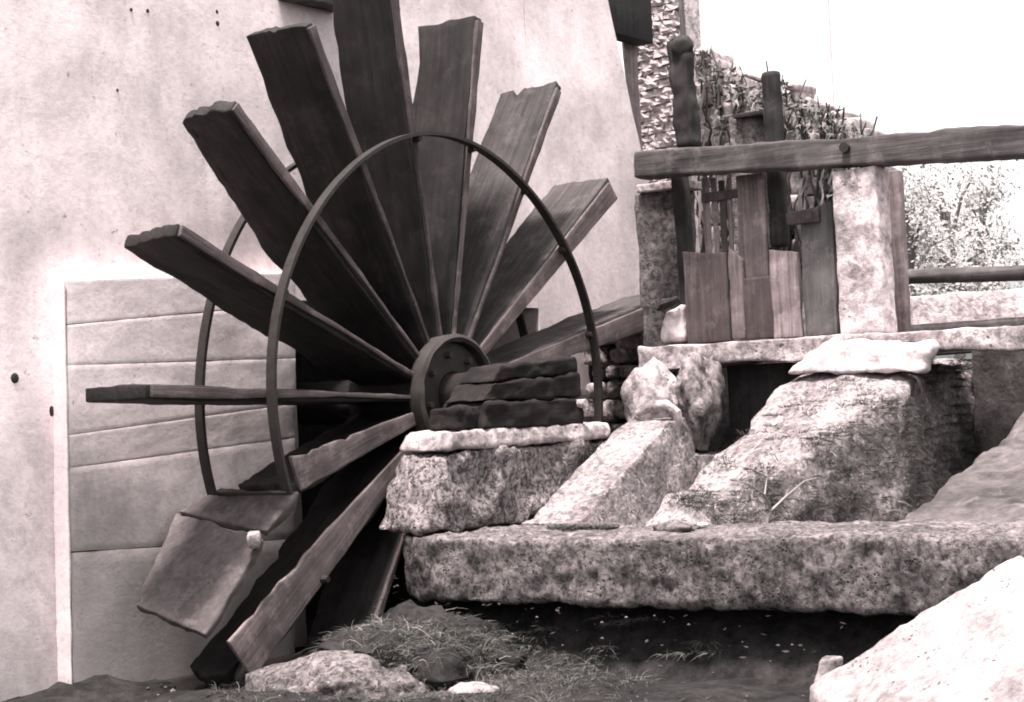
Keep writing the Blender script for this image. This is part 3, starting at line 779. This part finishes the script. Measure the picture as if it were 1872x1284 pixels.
for i in range(800):
    px = rnd.uniform(1262, 1590)
    topy = 250
    for (xa_, za), (xb, zb2) in zip(prof, prof[1:]):
        if xa_ <= px <= xb: topy = lerp(za, zb2, (px - xa_) / (xb - xa_))
    py = topy + abs(rnd.gauss(0, 1)) * 60 - 6
    p = at(px, min(py, 420), X=XR - rnd.uniform(.03, .11))
    blade(bm, p, V((rnd.uniform(-1, .3), rnd.uniform(-1, 1), rnd.uniform(-1, .8))), rnd.uniform(.02, .055), rnd.uniform(.004, .012), V((0, 0, -.01)), 2)
tag(obj('leaf_litter', bm, M_LEAF, creep, 0), kind='stuff')
# small stone trough shape seen behind
o = vboard(1343, 1388, 212, 650, 2.2, .12, M_STONE2, 'grey_bracket', None, (3, 4, 5), r=.01, amp=.008); 
tag(o, 'small grey stone block between the black post and the middle post above the beam', 'stone block')
vb = vboard(1340, 1390, 205, 214, 2.17, .18, M_POST, 'cap_board', None, (2, 4, 1)); vb.parent = o
bm = tube(bmesh.new(), [(XR + .5, at(1520, 100, X=XR + .5).y, .0), (XR + .5, at(1519, 100, X=XR + .5).y, 3.2)], .005, 6)
tag(obj('thin_rod', bm, M_ROD), 'very thin upright rod against the white sky', 'rod')
# low pale wall, rail and shrubs behind pillar
o = vboard(1606, 2100, 528, 640, 2.75, .2, M_PILLAR, 'low_wall', None, (3, 40, 8), amp=.006); tag(o, 'low pale wall behind the pillar on the right', 'wall')
o = vboard(1612, 2100, 580, 640, 2.5, .2, M_BEAM, 'grey_kerb', None, (3, 40, 4), amp=.004); tag(o, 'grey kerb at the foot of the low pale wall', 'kerb')
ra, rb = at(1628, 507, X=2.3), at(2050, 494, X=2.3)
bm = tube(bmesh.new(), [lerp(ra, rb, i / 12) for i in range(13)], .036, 14)
tag(obj('round_rail', bm, M_BEAM), 'thick round rail crossing behind the pillar above the low wall', 'rail')
o = vboard(1614, 1634, 495, 660, 2.2, .06, M_GATE_L, 'rail_stump', None, (3, 3, 8), r=.01, amp=.006); tag(o, 'pale stump carrying the left end of the round rail', 'post')
def tree(name, base, h, cw, label, seed, nleaf=2600, cat='tree', low=.25):
    rr = random.Random(seed)
    root = empty(name, base, label, cat, 'trees and shrubs beyond the low wall')
    bm = bmesh.new()
    top = V(base) + V((0, 0, h * .8))
    tube(bm, [V(base) + V((rr.uniform(-.05, .05), rr.uniform(-.05, .05), h * .8 * i / 6)) for i in range(7)], [h * .03 * (1 - i / 8) for i in range(7)], 8)
    cl = []
    for i in range(16):
        a = rr.uniform(0, 6.28); zz = rr.uniform(low, .95); rad = cw * rr.uniform(.3, 1) * math.sin(min(1, (1.05 - zz) * 1.8) * 1.5)
        e = V(base) + V((math.cos(a) * rad, math.sin(a) * rad, h * zz))
        s = V(base) + V((0, 0, h * zz * .7))
        tube(bm, [s, lerp(s, e, .5) + V((0, 0, .05 * h)), e], [h * .012, h * .008, h * .003], 5)
        cl.append((e, cw * rr.uniform(.25, .5)))
    obj('trunk', bm, M_BARK, root)
    bm = bmesh.new()
    for i in range(nleaf):
        c, s = rr.choice(cl)
        p = c + V((rr.gauss(0, .5), rr.gauss(0, .5), rr.gauss(0, .5))) * s
        d = V((rr.uniform(-1, 1), rr.uniform(-1, 1), rr.uniform(-1, .6))).normalized(); sd_ = d.orthogonal().normalized()
        L = h * rr.uniform(.014, .028); w = L * .35
        v = [bm.verts.new(p), bm.verts.new(p + d * L * .5 + sd_ * w), bm.verts.new(p + d * L), bm.verts.new(p + d * L * .5 - sd_ * w)]
        bm.faces.new(v)
    tag(obj('crown', bm, M_TREE, root, 0))
for i, (px, top, X, lab) in enumerate(((1668, 300, 6.0, 'dark leafy shrub nearest the pillar, beyond the low wall'), (1745, 292, 7.0, 'tall leafy tree in the middle beyond the low wall'),
                                  (1800, 310, 8.0, 'slim leafy tree at the right edge beyond the low wall'))):
    p = at(px, 520, X=X); tp = at(px, top, X=X)
    tree('leafy_tree', (X, p.y, .08), tp.z - .08, .55, lab, 60 + i, 4200)

# ---------------------------------------------------------------- weeds and grass
br = empty('dry_branch', at(1400, 955, Y=-1.34), 'pale bare forked branch leaning on the weedy side of the middle channel wall', 'branch')
def twig(pp, r):
    obj('twig', tube(bmesh.new(), [at(*p, Y=yy) for *p, yy in pp], [lerp(r, r * .4, i / (len(pp) - 1)) for i in range(len(pp))], 6), M_DEAD, br)
twig([(1402, 958, -1.33), (1410, 930, -1.34), (1398, 905, -1.35), (1402, 872, -1.34), (1396, 845, -1.32)], .0055)
twig([(1398, 905, -1.35), (1370, 886, -1.35), (1335, 876, -1.34)], .0035)
twig([(1402, 872, -1.34), (1375, 858, -1.33), (1352, 852, -1.31)], .0035)
twig([(1408, 935, -1.34), (1440, 905, -1.36), (1470, 880, -1.37), (1500, 872, -1.37)], .0045)

def tuft(bm, c, n, rad, L, w=.0025, up=1.0, lean=V((0, 0, 0))):
    for _ in range(n):
        a = rnd.uniform(0, 6.28); r = rad * math.sqrt(rnd.random())
        p = V(c) + V((math.cos(a) * r, math.sin(a) * r, 0))
        d = V((math.cos(a) * .5 + rnd.uniform(-.5, .5), math.sin(a) * .5 + rnd.uniform(-.5, .5), up * rnd.uniform(.4, 1.1))) + lean
        l = L * rnd.uniform(.5, 1.2)
        blade(bm, p, d, l, w * rnd.uniform(.6, 1.3), V((rnd.uniform(-.3, .3), rnd.uniform(-.3, .3), -.55)) * l, 3)
MC, MR = V((-.80, -.42, -1.0)), V((.40, .34, .22))
bm = bmesh.new(); bmesh.ops.create_icosphere(bm, subdivisions=5, radius=1.0)
for v in bm.verts:
    d = v.co.copy()
    f = 1 + .25 * fract(d, 2.4, 8) + .08 * fract(d, 9, 3)
    v.co = MC + V((d.x * MR.x, d.y * MR.y, d.z * MR.z)) * f
tag(obj('mound', bm, M_SOIL, None, 60), 'low earth mound at the foot of the slab', kind='structure')
def on_mound(x, y):
    q = 1 - ((x - MC.x) / MR.x) ** 2 - ((y - MC.y) / MR.y) ** 2
    return max(-.985, MC.z + MR.z * math.sqrt(q) if q > 0 else -2)
bm = bmesh.new()
for i in range(1300):
    x, y = MC.x + rnd.gauss(-.02, .30), MC.y + rnd.gauss(-.10, .34)
    if y > -.07 or x > -.40: continue
    if fract(V((x, y, 0)), 5, 4) < -.35: continue
    tuft(bm, (x, y, max(on_mound(x, y), gz(x, y)) - .01), 20, .05, rnd.choice((.035, .05, .06, .10)), .0012, rnd.uniform(.3, 1))
for i in range(60):
    y = -.2 - 1.3 * rnd.random() ** 2; z = rnd.uniform(-.95, -.80)
    x = lerp(-.62, -.40, (z + 1) / .25)
    tuft(bm, (x, y, z), 30, .04, .05, .0013, .4, V((-.5, 0, 0)))
tag(obj('grass', bm, M_GRASS, None, 0), 'matted grass at the foot of the slab', 'grass', kind='stuff')
bm = bmesh.new()
for i in range(150):
    x, y = rnd.uniform(-1.0, -.45), rnd.uniform(-.16, -.06)
    tuft(bm, (x, y, max(on_mound(x, y), -.97 + .5 * max(0, x + .75)) - .01), 18, .04, .08, .0014, .8)
tag(obj('weeds', bm, M_WEED, None, 0), 'dark trailing weeds beside the wheel below the slab end', 'weeds', kind='stuff')
# weeds grow on the side face of the middle channel wall: take points from its own surface
mw = [o for o in bpy.data.objects if o.get('label', '').startswith('long middle channel wall')][0]
side = [p for p in mw.data.polygons if p.normal.y < -.15 and .05 < p.center.x < 1.9 and p.center.z > -.6]
topf = [p for p in mw.data.polygons if p.normal.z > .6 and .3 < p.center.x < 1.3 and p.center.y < -1.0]
bm = bmesh.new()
for i in range(2200):  # real weeds, packed dense and dark to stand in for shade on this side
    p = rnd.choice(side)
    if fract(p.center, 4, 17) < -.22: continue
    tuft(bm, p.center, 12, .03, rnd.uniform(.025, .07), .0012, .3, p.normal * .5 + V((rnd.uniform(-1, 1), rnd.uniform(-.3, .3), rnd.uniform(-.7, .7))))
for i in range(90):
    p = rnd.choice(topf)
    if fract(p.center, 6, 11) < 0: continue
    tuft(bm, p.center, 18, .03, .045, .0013, .5, p.normal * .3)
for i in range(14):
    p = at(rnd.uniform(1010, 1095), 968, Z=-.49); tuft(bm, p, 40, .03, .045, .0014)
tag(obj('weeds', bm, M_WEED, None, 0), 'dry weeds hanging over the middle channel wall', 'weeds', kind='stuff')
bm = bmesh.new()
for i in range(34):
    p = rnd.choice(side)
    if p.center.x > 1.0: continue
    tuft(bm, p.center, 2, .03, .13, .0018, .5, p.normal * .8)
for i in range(16):
    p = at(rnd.uniform(930, 1020), 782, Y=-.2); p.z = -.137; tuft(bm, p, 2, .02, .045, .0016)
for i in range(70):
    x, y = MC.x + rnd.gauss(-.05, .2), MC.y + rnd.gauss(-.1, .2)
    if y > -.08: continue
    tuft(bm, (x, y, on_mound(x, y)), 2, .03, .10, .0017, .5)
tag(obj('straw', bm, M_DEAD, None, 0), 'pale dry stalks among the grass and weeds', 'straw', kind='stuff')
bm = bmesh.new()
for i in range(160):
    px, py = rnd.uniform(10, 1500), rnd.uniform(1195, 1300)
    p = at(px, py, Z=-.97)
    if -1.2 < p.x < 1.6 and -.1 < p.y < .5: continue
    p.z = max(gz(p.x, p.y), on_mound(p.x, p.y), -1.0 + .7 * max(0, p.x + .92) if p.y < -.1 else -2)
    r = rnd.uniform(.003, .009) * (2 if rnd.random() < .08 else 1)
    vs = [bm.verts.new(p + V((d[0] * r * rnd.uniform(.6, 1.4), d[1] * r * rnd.uniform(.6, 1.4), d[2] * r * .7))) for d in ((1, 0, 0), (0, 1, 0), (-1, 0, 0), (0, -1, 0), (0, 0, 1), (0, 0, -1))]
    for a, b2, c in ((0, 1, 4), (1, 2, 4), (2, 3, 4), (3, 0, 4), (1, 0, 5), (2, 1, 5), (3, 2, 5), (0, 3, 5)): bm.faces.new((vs[a], vs[b2], vs[c]))
tag(obj('pebbles', bm, M_STONE2, None, 0), 'scattered pebbles on the dark soil', 'pebbles', kind='stuff')
bm = bmesh.new()
for i in range(900):
    x, y = rnd.uniform(-1.6, -.42), -.1 - 1.9 * rnd.random() ** 1.5
    z = max(gz(x, y), on_mound(x, y), -1.0 + .8 * max(0, x + .92)) + .004
    a, r = rnd.uniform(0, 6.28), rnd.uniform(.006, .016)
    u_ = V((math.cos(a), math.sin(a), rnd.uniform(-.4, .4))) * r; w_ = V((-math.sin(a), math.cos(a), rnd.uniform(-.4, .4))) * r * .45
    p = V((x, y, z))
    bm.faces.new([bm.verts.new(q) for q in (p - u_, p - w_, p + u_, p + w_)])
tag(obj('fallen_leaves', bm, M_IRON, None, 0), 'dead leaves strewn on the soil under the slab', 'leaves', kind='stuff')
